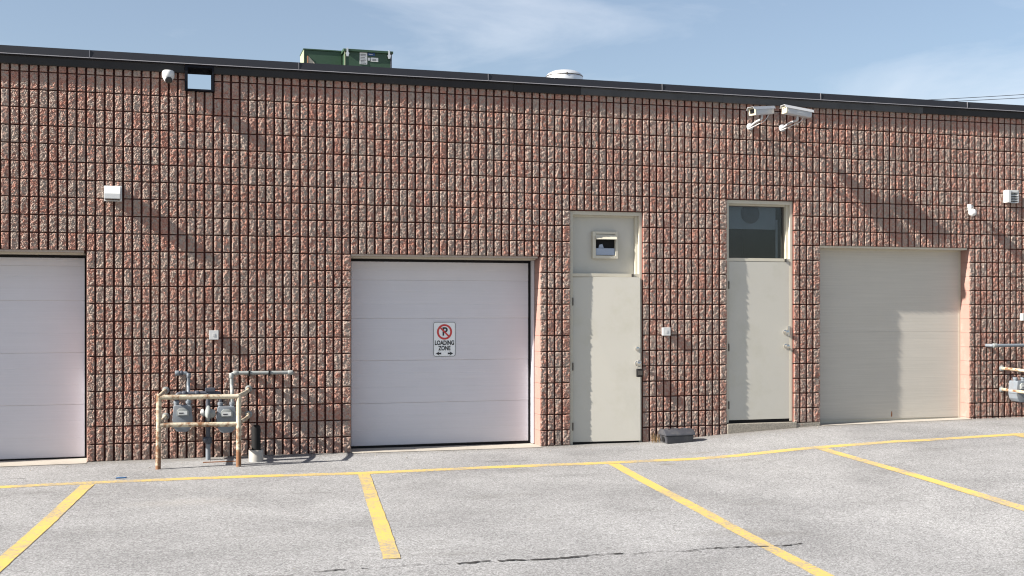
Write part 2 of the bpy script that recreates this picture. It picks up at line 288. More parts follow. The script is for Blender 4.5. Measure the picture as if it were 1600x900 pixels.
def empty(name, loc, label, cat, group=None):
    """parts are built in world coordinates, so the parent inverse keeps them where they stand"""
    o = bpy.data.objects.new(name, None); o.empty_display_size = 0.1; col.objects.link(o); o.location = loc
    return tag(o, label, cat, group)
def adopt(root, *parts):
    for p in parts:
        p.parent = root; p.matrix_parent_inverse = Matrix.Translation(root.location).inverted()
    return root
def sub(parent, o): o.parent = parent; o.matrix_parent_inverse = Matrix.Identity(4); return o
def copy_tree(o, parent=None):
    c = o.copy(); col.objects.link(c)
    if parent is not None: c.parent = parent
    for ch in list(o.children): copy_tree(ch, c)
    return c
def arc_path(pts, r=0.04, n=5):
    """polyline with rounded corners"""
    P = [Vector(p) for p in pts]; out = [P[0]]
    for a, b, c in zip(P, P[1:], P[2:]):
        d0 = (a - b).normalized(); d1 = (c - b).normalized(); rr = min(r, (a - b).length * .45, (c - b).length * .45)
        s_, e_ = b + d0 * rr, b + d1 * rr
        for i in range(n + 1):
            t_ = i / n; out.append(s_.lerp(b, t_).lerp(b.lerp(e_, t_), t_))
    return out + [P[-1]]

# ------------------------------------------------------------------ ground
HX = [-300, 0., .9, 2.8, 3.9, 6.3, 7.7, 8.2, 8.9, 9.9, 10.3, 12.7, 13.6, 16, 300]
HZ = [.0, 0, .004, .010, .008, 0.0, .010, .034, .082, .132, .152, .178, .184, .2, .2]
def gz(x, y):
    z = float(np.interp(x, HX, HZ)) + 0.01 * max(min(y, 0.0), -14.0)
    return z + 0.0035 * (math.sin(x * 1.3 + y * .7) + math.sin(y * 1.9 - x * .4)) * min(1, max(0, -y / 1.5))
def breaks(*seg):
    out = []
    for a, b, s_ in seg: out += list(np.arange(a, b - 1e-6, s_))
    return out + [seg[-1][1]]
gx = breaks((-400, -50, 50), (-50, -8, 6), (-8, 20, .25), (20, 50, 5), (50, 400, 50))
gy = breaks((-400, -50, 50), (-50, -14, 4), (-14, .5, .25), (.5, 60, 8), (60, 400, 50))
gv = [(x, y, gz(x, y)) for y in gy for x in gx]; nx_ = len(gx)
gf = [(j * nx_ + i, j * nx_ + i + 1, (j + 1) * nx_ + i + 1, (j + 1) * nx_ + i) for j in range(len(gy) - 1) for i in range(nx_ - 1)]
me = bpy.data.meshes.new('ground'); me.from_pydata(gv, [], gf); me.materials.append(M['asphalt'])
for p in me.polygons: p.use_smooth = True
ground = tag(link('ground', me), kind='structure')
def ground_strip(name, pts, wid, m, dz=0.004, jag=0.0, step=0.12):
    """flat painted or poured band that follows the ground along a polyline of (x, y)"""
    vv, ff = [], []; P = [Vector(p) for p in pts]; line = []
    for a, b in zip(P, P[1:]):
        n = max(1, int((b - a).length / step)); line += [a.lerp(b, i / n) for i in range(n)]
    line.append(P[-1])
    for i, p in enumerate(line):
        d = (line[min(i + 1, len(line) - 1)] - line[max(i - 1, 0)]).normalized(); nrm = Vector((-d.y, d.x))
        for sgn in (-1, 1):
            q = p + nrm * sgn * (wid / 2 + random.uniform(-jag, jag)); vv.append((q.x, q.y, gz(q.x, q.y) + dz))
    for i in range(len(line) - 1): ff.append((2 * i, 2 * i + 1, 2 * i + 3, 2 * i + 2))
    me_ = bpy.data.meshes.new(name); me_.from_pydata(vv, [], ff); me_.materials.append(M[m])
    return link(name, me_, ground)
ground_strip('parking_line', [(-8, -1.60), (1.1, -1.59), (3.7, -1.70), (5.2, -1.61), (6.6, -1.63), (9.3, -1.66), (10.6, -1.79), (12.1, -1.70), (20, -1.70)], .165, 'yellow', 0.002, .003)
for a, b in (((1.02, -1.72), (.60, -5.85)), ((3.77, -1.80), (3.33, -5.80)), ((6.61, -1.74), (5.96, -8.0)), ((9.25, -1.77), (8.72, -6.9)), ((12.0, -1.82), (11.55, -6.6)), ((-1.72, -1.70), (-2.15, -5.85)), ((14.7, -1.82), (14.3, -6.6))):
    ground_strip('parking_line', [a, b], .125, 'yellow', 0.004, .003)
def crack(x0, x1, y, wd, dz):
    n = max(3, int((x1 - x0) / .05)); pts = [(x0 + (x1 - x0) * i / n, y + random.uniform(-.012, .012) + .02 * math.sin(i * .35)) for i in range(n + 1)]
    i = 0
    while i < n:
        j = min(n, i + random.randint(4, 16)); seg = pts[i:j + 1]
        if len(seg) > 1: ground_strip('tar_crack', seg, wd * random.uniform(.45, 1.05), 'tar', dz, wd * .42, .025)
        if random.random() < .35:
            px, py = seg[-1]; s2 = random.choice((-1, 1)); ground_strip('tar_crack', [(px, py), (px + random.uniform(.02, .06), py + s2 * random.uniform(.03, .08))], .007, 'tar', dz + .001, .002, .02)
        i = j + (random.randint(1, 2) if random.random() < .45 else 0)
for x0, x1, y, wd in ((2.75, 3.12, -6.05, .030), (3.74, 4.99, -6.075, .042), (5.05, 5.55, -6.09, .014), (5.55, 6.47, -6.07, .034), (1.9, 2.6, -6.08, .010), (3.2, 3.7, -6.06, .009), (5.25, 5.75, -1.22, .016), (0.1, .34, -1.1, .016), (8.2, 8.6, -6.9, .014)):
    crack(x0, x1, y, wd * .8, 0.006)
for x0, x1, y0, y1 in ((-1.5, .9, -.14, .36), (3.9, 6.3, -.10, .34), (10.3, 12.7, -.06, .19)):      # concrete sills of the garage openings
    vv = [(x, y, gz(x, y) + .005) for y in np.linspace(y0 + .0, y1, 4) for x in np.linspace(x0, x1, 13)]
    ff = [(j * 13 + i, j * 13 + i + 1, (j + 1) * 13 + i + 1, (j + 1) * 13 + i) for j in range(3) for i in range(12)]
    me = bpy.data.meshes.new('concrete_sill'); me.from_pydata(vv, [], ff); me.materials.append(M['apron']); link('concrete_sill', me, ground)

# ------------------------------------------------------------------ building
XL, XR, TOP = -6.0, 19.0, 4.6
OPEN = [(-1.5, .9, 2.4), (3.9, 6.3, 2.4), (6.7, 7.7, 3.0), (8.9, 9.9, 3.2), (10.3, 12.7, 2.6)]
SC = (1.97, 2.285, 4.28, 4.548)                      # scupper through the parapet
bld = empty('warehouse_building', (6.5, 0, 0), 'long low warehouse of red-grey ribbed split-face block with charcoal roof edge', 'building')
GY = 0.044                                           # depth of the grooves
mb = MB()
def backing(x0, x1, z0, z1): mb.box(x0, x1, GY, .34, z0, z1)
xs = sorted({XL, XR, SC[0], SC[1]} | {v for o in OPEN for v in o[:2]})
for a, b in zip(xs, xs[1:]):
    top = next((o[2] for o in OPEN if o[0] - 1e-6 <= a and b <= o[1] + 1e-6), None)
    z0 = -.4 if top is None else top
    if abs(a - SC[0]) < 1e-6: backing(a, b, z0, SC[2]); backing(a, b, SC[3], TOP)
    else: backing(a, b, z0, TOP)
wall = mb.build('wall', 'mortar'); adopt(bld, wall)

def stub_template(nx, nz):
    fr = [(i, i + 1, i + 1 + (nx + 1), i + (nx + 1)) for i in [r * (nx + 1) + c for r in range(nz) for c in range(nx)]]
    per = [i for i in range(nx + 1)] + [(r + 1) * (nx + 1) - 1 for r in range(1, nz + 1)] + [nz * (nx + 1) + c for c in range(nx - 1, -1, -1)] + [r * (nx + 1) for r in range(nz - 1, 0, -1)]
    b0 = (nx + 1) * (nz + 1); n = len(per)
    sd_ = [(per[(i + 1) % n], per[i], b0 + i, b0 + (i + 1) % n) for i in range(n)]
    return np.array(fr + sd_), np.array(per)
def stub_verts(n, nx, nz, wd, hg, flat=0.0):
    """n broken rib faces: (n, verts, 3), local origin at the lower left front corner"""
    fr, per = stub_template(nx, nz)
    u = np.linspace(0, 1, nx + 1); v = np.linspace(0, 1, nz + 1)
    def up(cx, cz):
        a = rng.normal(0, 1, (n, cz + 1, cx + 1)); iu = u * cx; iv = v * cz
        i0 = np.minimum(iu.astype(int), cx - 1); j0 = np.minimum(iv.astype(int), cz - 1); fu = (iu - i0)[None, None, :]; fv = (iv - j0)[None, :, None]
        return (a[:, j0][:, :, i0] * (1 - fu) * (1 - fv) + a[:, j0][:, :, i0 + 1] * fu * (1 - fv) + a[:, j0 + 1][:, :, i0] * (1 - fu) * fv + a[:, j0 + 1][:, :, i0 + 1] * fu * fv)
    d = 0.0018 * up(2, 3) + 0.0032 * up(5, 10) + 0.0034 * up(nx, nz)
    d = np.clip(d, -.012, .010)
    X = np.broadcast_to(u * 1.0, (n, nz + 1, nx + 1)).copy() * np.broadcast_to(wd, (n,))[:, None, None]; Z = np.broadcast_to((v * hg)[None, :, None], X.shape).copy()
    inn = np.zeros_like(X, bool); inn[:, 1:-1, 1:-1] = True
    X[inn] += rng.normal(0, .0014, X.shape)[inn]; Z[inn] += rng.normal(0, .0020, X.shape)[inn]
    edge = ~inn
    d[edge] = np.abs(rng.normal(.002, .0028, d.shape))[edge]
    X[:, :, 0] += np.abs(rng.normal(0, .0012, X[:, :, 0].shape)); X[:, :, -1] -= np.abs(rng.normal(0, .0018, X[:, :, 0].shape))
    V = np.stack([X, d, Z], -1).reshape(n, -1, 3)
    B = V[:, per].copy(); B[:, :, 1] = GY + .002
    B[:, :, 0] = np.clip(B[:, :, 0], 0.001, None)
    return np.concatenate([V, B], 1), fr
RW = .0790; RH = .1865
cells = []
for r in range(-1, 23):
    z = r * .2 + .0065
    for c in range(int(XL * 10), int(XR * 10)):
        x = c * .1
        if any(o[0] - 1e-6 <= x < o[1] - 1e-6 and z < o[2] - .02 for o in OPEN): continue
        if z + .2 < gz(x, 0) - .05: continue
        last = any(abs(x + .1 - o[0]) < 1e-6 and z < o[2] - .02 for o in OPEN)
        zt = RH
        if SC[0] - .06 < x < SC[1] - .005 and z > 4.0:
            if z > 4.3: continue
            zt = SC[2] - z - .012
        cells.append((x, z, .0985 if last else RW, zt))
def seen_area(c):
    dx, dy, dz = c[0] - 1.816, 14.0, c[1]
    dep = dx * math.sin(TH) + dy * math.cos(TH); px = 512 + 1161.6 * (dx * math.cos(TH) - dy * math.sin(TH)) / dep
    if px < 4 or px > 1020 or c[1] < .02 or c[1] > 4.35 or c[2] > .08 or c[3] < RH: return 0
    return dy / dep ** 3
order = sorted(range(len(cells)), key=lambda i: -seen_area(cells[i])); near = set(order[:300])
NXg, NZg = 9, 21
Vv, fr = stub_verts(40, NXg, NZg, RW, RH); variants = []
for i in range(40):
    me = bpy.data.meshes.new('split_block'); me.from_pydata(Vv[i].tolist(), [], fr.tolist()); me.materials.append(M['block']); variants.append(me)
for i in sorted(near):
    c = cells[i]; o = link('split_block', variants[random.randrange(40)], wall, (c[0], 0, c[1])); o.location = (c[0], 0, c[1])
wall_children = [o for o in wall.children]
def field(idx, nx, nz):
    n = len(idx); wd = np.array([cells[i][2] for i in idx]); V, fr_ = stub_verts(n, nx, nz, wd, RH)
    hs = np.array([cells[i][3] for i in idx]) / RH; V[:, :, 2] *= hs[:, None]
    V[:, :, 0] += np.array([cells[i][0] for i in idx])[:, None]; V[:, :, 2] += np.array([cells[i][1] for i in idx])[:, None]
    nv = V.shape[1]; F = (fr_[None] + (np.arange(n) * nv)[:, None, None]).reshape(-1, 4); return V.reshape(-1, 3), F
rest = [i for i in range(len(cells)) if i not in near]
inside = [i for i in rest if -.6 < cells[i][0] < 14.6]; outside = [i for i in rest if not -.6 < cells[i][0] < 14.6]
Va, Fa = field(inside, NXg, NZg); Vb, Fb = field(outside, 3, 6)
V = np.concatenate([Va, Vb]); F = np.concatenate([Fa, Fb + len(Va)])
me = bpy.data.meshes.new('split_block_courses'); me.vertices.add(len(V)); me.vertices.foreach_set('co', V.astype(np.float32).ravel())
me.loops.add(F.size); me.loops.foreach_set('vertex_index', F.astype(np.int32).ravel())
me.polygons.add(len(F)); me.polygons.foreach_set('loop_start', (np.arange(len(F)) * 4).astype(np.int32)); me.polygons.foreach_set('loop_total', np.full(len(F), 4, np.int32))
me.update(calc_edges=True); me.validate(); me.materials.append(M['block'])
tag(link('split_block_courses', me, wall), kind='stuff')

# reveals of the garage openings: smooth painted block, one per course
for x, side, z1, dep in ((.9, 1, 2.4, .36), (-1.5, -1, 2.4, .36), (6.3, 1, 2.4, .335), (3.9, -1, 2.4, .335), (12.7, 1, 2.6, .20), (10.3, -1, 2.6, .20)):
    z = -.2 if x < 8 else 0.0
    while z < z1 - .05:
        a, b = (x - .004, x + .03) if side > 0 else (x - .03, x + .004)
        pm = MB().box(a, b, .010 if side > 0 else .04, dep + .004, z + .0015, min(z + .1985, z1 - .001), .0012).build('reveal_block', 'salmon', wall); z += .2
# lintels
for x0, x1, z, dep in ((-1.5, .9, 2.4, .36), (3.9, 6.3, 2.4, .335), (10.3, 12.7, 2.6, .2)):
    if z < 2.5:
        lb = MB().box(x0 + .002, x1 - .034, .012, dep - .05, z - .020, z + .004, .002).build('lintel_block', 'stipple'); adopt(bld, lb)
        lp = MB().box(x0 + .002, x1 - .036, .10, dep + .01, z - .036, z - .0205).build('lintel_angle', 'lintel'); adopt(bld, lp)
    else:
        lp = MB().box(x0 + .002, x1 - .034, .016, dep + .01, z - .022, z + .004, .002).build('lintel_angle', 'lintel'); adopt(bld, lp)
# roof, sides and back
adopt(bld, MB().box(XL + .01, XR - .01, .341, 22, 3.9, 4.2).build('roof', 'roof'))
mb = MB(); mb.box(XL, XL + .3, .342, 22, -.4, 4.6); mb.box(XR - .3, XR, .342, 22, -.4, 4.6); mb.box(XL, XR, 22.001, 22.3, -.4, 4.6)
adopt(bld, mb.build('rear_wall', 'plain'))
# roof edge: cap sheets, each with a seam cover, over a row of drip trims
sx = [-6.05, -3.78, -1.42, .931, 3.27, 5.60, 7.943, 10.275, 12.617, 14.96, 17.3, 19.05]
for i, (a, b) in enumerate(zip(sx, sx[1:])):
    o_ = random.uniform(-.0015, .0015)
    cap = [(.40, 4.600), (.40, 4.668), (.0, 4.672), (-.048 + o_, 4.668), (-.054 + o_, 4.585), (-.054 + o_, 4.576), (-.054 + o_, 4.571), (-.046, 4.573), (-.038, 4.600)]
    p = MB().prism(cap, 'x', a + .0015, b - .0015).build('fascia_panel', 'fascia'); adopt(bld, p)
    if i: sub(p, MB().box(a - .003, a + .003, -.0570, -.0475, 4.582, 4.669).build('seam_cover', 'seam'))
    sub(p, MB().prism([(-.0535, 4.5835), (-.067, 4.5755), (-.067, 4.5725), (-.0535, 4.5740)], 'x', a + .002, b - .002).build('drip_lip', 'seam'))  # folded lip; its pale colour paints in the bright sunlit line
tr = [(-6.05, 1.962, 'trim', 0), (2.292, 5.933, 'trim', .006), (5.936, 6.826, 'trim', -.004), (6.829, 8.818, 'trim_gloss_grey', .002), (8.821, 11.9, 'trim_gloss_grey', 0), (11.903, 15.0, 'trim', .003), (15.003, 19.05, 'trim', 0)]
for a, b, m_, dz in tr:
    pf = [(.034, 4.568), (-.050, 4.568 + dz * .2), (-.054, 4.560), (-.044, 4.555), (-.040, 4.552), (-.036, 4.480 + dz), (-.032, 4.472 + dz), (.034, 4.472 + dz)]
    adopt(bld, MB().prism(pf, 'x', a, b).build('drip_trim', m_))
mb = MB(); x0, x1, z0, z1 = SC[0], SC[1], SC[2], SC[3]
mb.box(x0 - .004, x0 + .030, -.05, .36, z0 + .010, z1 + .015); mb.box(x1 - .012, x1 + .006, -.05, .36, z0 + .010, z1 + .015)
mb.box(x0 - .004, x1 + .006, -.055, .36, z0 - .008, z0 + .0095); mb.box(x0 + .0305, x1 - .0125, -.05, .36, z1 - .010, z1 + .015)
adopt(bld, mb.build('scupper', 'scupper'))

# ---- garage doors: frame seal as the part, each section a sub-part
def garage_door(name, label, x0, x1, y, joints, m, seal=True, zb=(0.02, 0.02), ribs=True):
    top = joints[0]; mb_ = MB()
    mb_.box(x0, x0 + .035, y - .002, y + .05, zb[0] - .03, top + .016); mb_.box(x1 - .035, x1, y - .002, y + .05, zb[1] - .03, top + .016)
    mb_.box(x0 + .0352, x1 - .0352, y - .002, y + .05, top - .022, top + .016); mb_.box(x0 + .0352, x0 + .08, y + .041, y + .049, zb[0], top - .023); mb_.box(x1 - .08, x1 - .0352, y + .041, y + .049, zb[1], top - .023)
    mb_.prism([(x0 + .0352, zb[0] - .06), (x1 - .0352, zb[1] - .06), (x1 - .0352, zb[1] + .012), (x0 + .0352, zb[0] + .012)], 'y', y + .006, y + .045)
    root = mb_.build(name, 'black' if seal else 'frame'); adopt(bld, root); root['label'] = label
    for a, b in zip(joints, joints[1:]):
        last = b == joints[-1]; pm = MB(); n = 5 if ribs else 1
        h_ = (a - b - .005) / n; bo = (zb[0], zb[1]) if last else (b + .0006, b + .0006); a0_ = a - .012 if (ribs and a == joints[0]) else a
        if ribs:
            pts = [(y + .04, b + .0009), (y + .04, a0_ - .0009)]
            zz = a0_ - .0009; fr_ = [(y + .004, zz)]
            for q in ((.30, .62) if a - b > .3 else (.5,)):
                zq = a - (a - b) * q; fr_ += [(y, zq + .004), (y + .0012, zq + .0015), (y + .0012, zq - .0015), (y, zq - .004)]
            fr_ += [(y, b + .006), (y + .004, b + .0009)]
            pm.prism(pts + fr_, 'x', x0 + .050, x1 - .048)
        else:
            pm.prism([(x0 + .004, bo[0]), (x1 - .004, bo[1]), (x1 - .004, a - .0006), (x0 + .004, a - .0006)], 'y', y, y + .04)
        o = pm.build('door_panel', m); o.parent = root; o.matrix_parent_inverse = Matrix.Identity(4)
    if seal: sub(root, MB().box(x1 - .016, x1 + .002, y - .11, y - .003, zb[1] - .02, top + .012, .002).build('side_track', 'white_door'))
    return root
garage_door('garage_door', 'white sectional garage door cut off by the left edge of the photo', -1.5, .897, .365, (2.352, 2.237, 1.834, 1.232, .631, .022), 'white_door', zb=(.022, .022))
garage_door('garage_door', 'white sectional garage door with the loading zone sign', 3.904, 6.29, .345, (2.352, 2.100, 1.623, 1.096, .564, .040), 'white_door', zb=(.04, .034))
garage_door('garage_door', 'greige flat garage door near the right edge with sunlight on its lower right', 10.302, 12.696, .20, (2.574, 1.419, .205), 'cream_door', seal=False, zb=(.205, .198), ribs=False)
g3 = [o for o in bld.children if o.name.startswith('garage_door')][-1]
sub(g3, MB().prism([(11.545, .225), (11.562, .225), (11.566, .262), (11.558, .30), (11.552, .30), (11.548, .26)], 'y', .1975, .1995).build('rust_streak', 'rust'))

# ---- personnel doors
def door_set(x0, x1, ztop, ztr, zb, y, label, glass):
    fw = .046; yt = y + .10; mb_ = MB()
    mb_.box(x0 + .002, x0 + fw, y - .004, .30, zb - .02, ztop - .004, .002); mb_.box(x1 - fw + .006, x1 - .002, y - .004, .30, zb - .02, ztop - .004, .002)
    mb_.box(x0 + fw + .0003, x1 - fw + .0057, y - .004, .30, ztop - .05, ztop - .004, .002)
    mb_.box(x0 + fw + .0003, x1 - fw + .0057, y - .002, .30, ztr, ztr + .042, .002)
    mb_.box(x0 + fw + .0003, x1 - fw + .0057, .305, .33, zb, ztr)
    # inner stops that hold the transom
    mb_.box(x1 - fw - .028, x1 - fw + .0055, y + .045, yt + .05, ztr + .0425, ztop - .0505)
    mb_.box(x0 + fw + .0005, x1 - fw - .0285, y + .06, yt + .05, ztop - .072, ztop - .0505)
    fr_ = mb_.build('door_frame', 'frame'); adopt(bld, fr_)
    lf = MB().box(x0 + fw + .003, x1 - fw + .003, y, y + .045, zb + .012, ztr - .004, .0025).build('door', 'leaf'); adopt(bld, lf); lf['label'] = label
    sub(lf, MB().box(x0 + fw + .001, x1 - fw + .004, y + .012, y + .05, zb - .03, zb + .011).build('threshold_gap', 'black'))
    for q in (.10, .46, .85):
        zc = zb + (ztr - zb) * q; sub(lf, MB().tube([(x0 + fw, y - .007, zc - .05), (x0 + fw, y - .007, zc + .05)], .0085, 10).build('hinge', 'hinge'))
    return fr_, lf
f1, d1 = door_set(6.7, 7.7, 3.0, 2.155, .022, .046, 'greige steel door with black lock box on its knob', False)
f2, d2 = door_set(8.9, 9.9, 3.2, 2.380, .245, .046, 'greige steel door under a glazed transom, above a concrete step', True)
tp = MB().box(6.747, 7.627, .14, .165, 2.198, 2.928).build('transom_panel', 'leaf'); adopt(bld, tp)
tw = MB(); tw.box(8.9465, 8.958, .15, .175, 2.4225, 3.127); tw.box(9.806, 9.8255, .15, .175, 2.4225, 3.127)
tw.box(8.9582, 9.8058, .15, .175, 2.4225, 2.432); tw.box(8.9582, 9.8058, .15, .175, 3.118, 3.127)
tw = tw.build('transom_window', 'hinge'); adopt(bld, tw)
sub(tw, MB().box(8.9583, 9.8057, .158, .164, 2.4322, 3.1178).build('pane', 'glass'))
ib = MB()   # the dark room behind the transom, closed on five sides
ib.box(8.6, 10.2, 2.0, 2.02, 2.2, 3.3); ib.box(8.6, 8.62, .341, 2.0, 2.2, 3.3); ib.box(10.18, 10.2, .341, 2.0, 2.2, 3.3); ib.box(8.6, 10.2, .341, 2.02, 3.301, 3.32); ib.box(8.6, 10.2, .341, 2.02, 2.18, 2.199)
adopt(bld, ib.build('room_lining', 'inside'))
sub(tw, MB().box(8.958, 9.75, .24, .26, 2.825, 3.13).build('hung_board', 'board'))
sub(tw, MB().lathe([(.135, 0), (.135, .012), (.12, .016)], (9.36, .232, 3.035), (0, -1, 0), 32).build('fan_disc', 'black_plastic', None, True))
sub(tw, MB().box(9.745, 9.775, .225, .235, 2.44, 2.96).build('blind_strip', 'board'))
st = MB().box(8.905, 9.935, -.012, .045, -.05, .213, .008); adopt(bld, st.build('door_step', 'concrete'))
adopt(bld, MB().box(9.937, 10.298, -.004, .034, .10, .196, .006).build('footing_edge', 'concrete'))
def knob(parent, x, z, y, kind='knob'):
    pr = [(.032, 0), (.033, .006), (.015, .010), (.013, .03), (.026, .038), (.031, .052), (.027, .066), (.012, .072)] if kind == 'knob' else [(.028, 0), (.029, .008), (.024, .020), (.010, .023)]
    return sub(parent, MB().lathe(pr, (x, y, z), (0, -1, 0), 20).build('door_knob' if kind == 'knob' else 'deadbolt', 'steel', None, True))
knob(d1, 7.612, 1.225, .0455, 'bolt'); knob(d1, 7.612, 1.035, .0455)
knob(d2, 9.800, 1.236, .0455); knob(d2, 9.790, 1.425, .0455, 'knob')
sub(d2, MB().box(9.823, 9.8545, .028, .0455, 1.375, 1.51, .003).build('latch_guard', 'steel'))
for f_, x, z in ((f1, 7.566, 2.171), (f2, 9.790, 2.398)):
    sub(f_, MB().box(x - .013, x + .013, .030, .0432, z - .020, z + .024, .003).build('catch_plate', 'hinge'))

# ------------------------------------------------------------------ things on the wall
lbx = empty('lock_box', (7.62, .02, .9), 'black lock box hanging from the knob of the greige door', 'lock box')
a = MB().tube(arc_path([(7.597, -.012, .965), (7.597, -.012, 1.075), (7.641, -.012, 1.075), (7.641, -.012, .965)], .022), .0055, 8).build('shackle', 'steel', None, True)
b = MB().box(7.582, 7.658, -.036, .010, .862, .968, .010).build('case', 'black', None, True)
c = MB().box(7.592, 7.648, -.0395, -.0362, .885, .945, .001).build('dial_plate', 'hinge'); adopt(lbx, a, b, c)

def ajar(o):
    for v in o.data.vertices:
        q = (v.co.x - 6.75) / .92; v.co.y += .019 - q * (.070 + .014 * (1 - v.co.z / 2.15))
for o in [d1] + list(d1.children):
    if not o.name.startswith(('threshold', 'hinge')): ajar(o)
for o in lbx.children: ajar(o)
ev = empty('exhaust_vent', (7.21, .14, 2.40), 'square cream exhaust vent with raised flap on the panel above the door', 'vent')
x0, x1, z0, z1, y1 = 7.035, 7.385, 2.392, 2.742, .1395
mb = MB(); mb.box(x0, x0 + .042, .085, y1, z0, z1, .004); mb.box(x1 - .036, x1, .085, y1, z0, z1, .004); mb.box(x0 + .0425, x1 - .0365, .085, y1, z0, z0 + .04, .004); mb.box(x0 + .0425, x1 - .0365, .085, y1, z1 - .03, z1, .004)
p1 = mb.build('housing', 'frame'); p2 = MB().box(x0 + .043, x1 - .037, .128, .138, z0 + .041, z1 - .031).build('duct', 'black')
p3 = MB().prism([(.10, z1 - .045), (.055, z1 - .105), (.052, z1 - .098), (.094, z1 - .036)], 'x', x0 + .036, x1 - .026).build('flap', 'frame')
p4 = MB().box(x0 + .048, x1 - .042, .100, .108, z0 + .046, z0 + .135, .003).build('lower_flap', 'lamp_glass')
p5 = MB().prism([(x0 + .09, z0 + .14), (x0 + .16, z0 + .14), (x0 + .14, z0 + .19), (x0 + .10, z0 + .18)], 'y', .11, .12).build('lint', 'lamp_glass'); adopt(ev, p1, p2, p3, p4, p5)

# no-parking sign on the middle garage door
SX, SZ, SY = 5.133, 1.357, .3435
sg = empty('parking_sign', (SX, SY, SZ - .22), 'white no parking loading zone sign with red prohibition ring', 'sign')
def rrect(cx, cz, wd, hg, r, n=6):
    pts = []
    for qx, qz, a0 in ((1, 1, 0), (-1, 1, 90), (-1, -1, 180), (1, -1, 270)):
        for i in range(n + 1):
            an = math.radians(a0 + 90 * i / n); pts.append((cx + qx * (wd / 2 - r) + r * math.cos(an), cz + qz * (hg / 2 - r) + r * math.sin(an)))
    return pts
parts = [MB().prism(rrect(SX, SZ, .292, .442, .030), 'y', SY - .003, SY - .0003).build('sheet', 'sign_white')]
def ringprism(outer, inner, y0, y1, name, m):
    mb_ = MB(); bm = mb_.bm; n = len(outer)
    A = [bm.verts.new((p[0], y0, p[1])) for p in outer]; B = [bm.verts.new((p[0], y0, p[1])) for p in inner]; C_ = [bm.verts.new((p[0], y1, p[1])) for p in outer]; D = [bm.verts.new((p[0], y1, p[1])) for p in inner]
    for i in range(n):
        j = (i + 1) % n
        for q in ((A[i], A[j], B[j], B[i]), (C_[i], D[i], D[j], C_[j]), (A[i], C_[i], C_[j], A[j]), (B[i], B[j], D[j], D[i])): bm.faces.new(q)
    return mb_.build(name, m)
parts.append(ringprism(rrect(SX, SZ, .286, .436, .028), rrect(SX, SZ, .274, .424, .022), SY - .0042, SY - .0032, 'border', 'sign_black'))
circ = lambda r, n=40: [(SX + .000 + r * math.cos(2 * math.pi * i / n), SZ + .093 + r * math.sin(2 * math.pi * i / n)) for i in range(n)]
parts.append(ringprism(circ(.098), circ(.074), SY - .0056, SY - .0046, 'prohibition_ring', 'sign_red'))
dv = Vector((1, -1)).normalized(); pv = Vector((dv.y, -dv.x)); cc = Vector((SX, SZ + .093))
parts.append(MB().prism([tuple(cc + dv * s1 * .080 + pv * s2 * .0105) for s1, s2 in ((-1, -1), (1, -1), (1, 1), (-1, 1))], 'y', SY - .0059, SY - .0049).build('prohibition_bar', 'sign_red'))
def text(name, s_, x, y, z, size, m, sxs=1.0, bold=0.0):
    cu = bpy.data.curves.new(name, 'FONT'); cu.body = s_; cu.size = size; cu.align_x = 'CENTER'; cu.align_y = 'CENTER'; cu.extrude = .0004; cu.offset = bold
    to = bpy.data.objects.new('tmp', cu); col.objects.link(to); bpy.context.view_layer.update()
    me_ = bpy.data.meshes.new_from_object(to.evaluated_get(bpy.context.evaluated_depsgraph_get())); bpy.data.objects.remove(to)
    me_.transform(Matrix.Translation((x, y, z)) @ Matrix.Rotation(math.radians(90), 4, 'X') @ Matrix.Diagonal((sxs, 1, 1, 1)))
    me_.materials.clear(); me_.materials.append(M[m]); return link(name, me_)
parts.append(text('letter_p', 'P', SX + .004, SY - .0042, SZ + .093, .145, 'sign_black', .95, .004))
parts.append(text('lettering', 'LOADING', SX, SY - .0042, SZ - .047, .076, 'sign_black', .74, .0030))
parts.append(text('lettering', 'ZONE', SX, SY - .0042, SZ - .115, .076, 'sign_black', .74, .0030))
for s_ in (-1, 1):
    ax = SX + s_ * .072; pts = [(ax + s_ * .040, SZ - .180), (ax - s_ * .008, SZ - .152), (ax + s_ * .004, SZ - .171), (ax - s_ * .030, SZ - .168), (ax - s_ * .030, SZ - .192), (ax + s_ * .004, SZ - .189), (ax - s_ * .008, SZ - .208)]
    parts.append(MB().prism(pts, 'y', SY - .0048, SY - .0036).build('arrow', 'sign_black'))
adopt(sg, *parts)

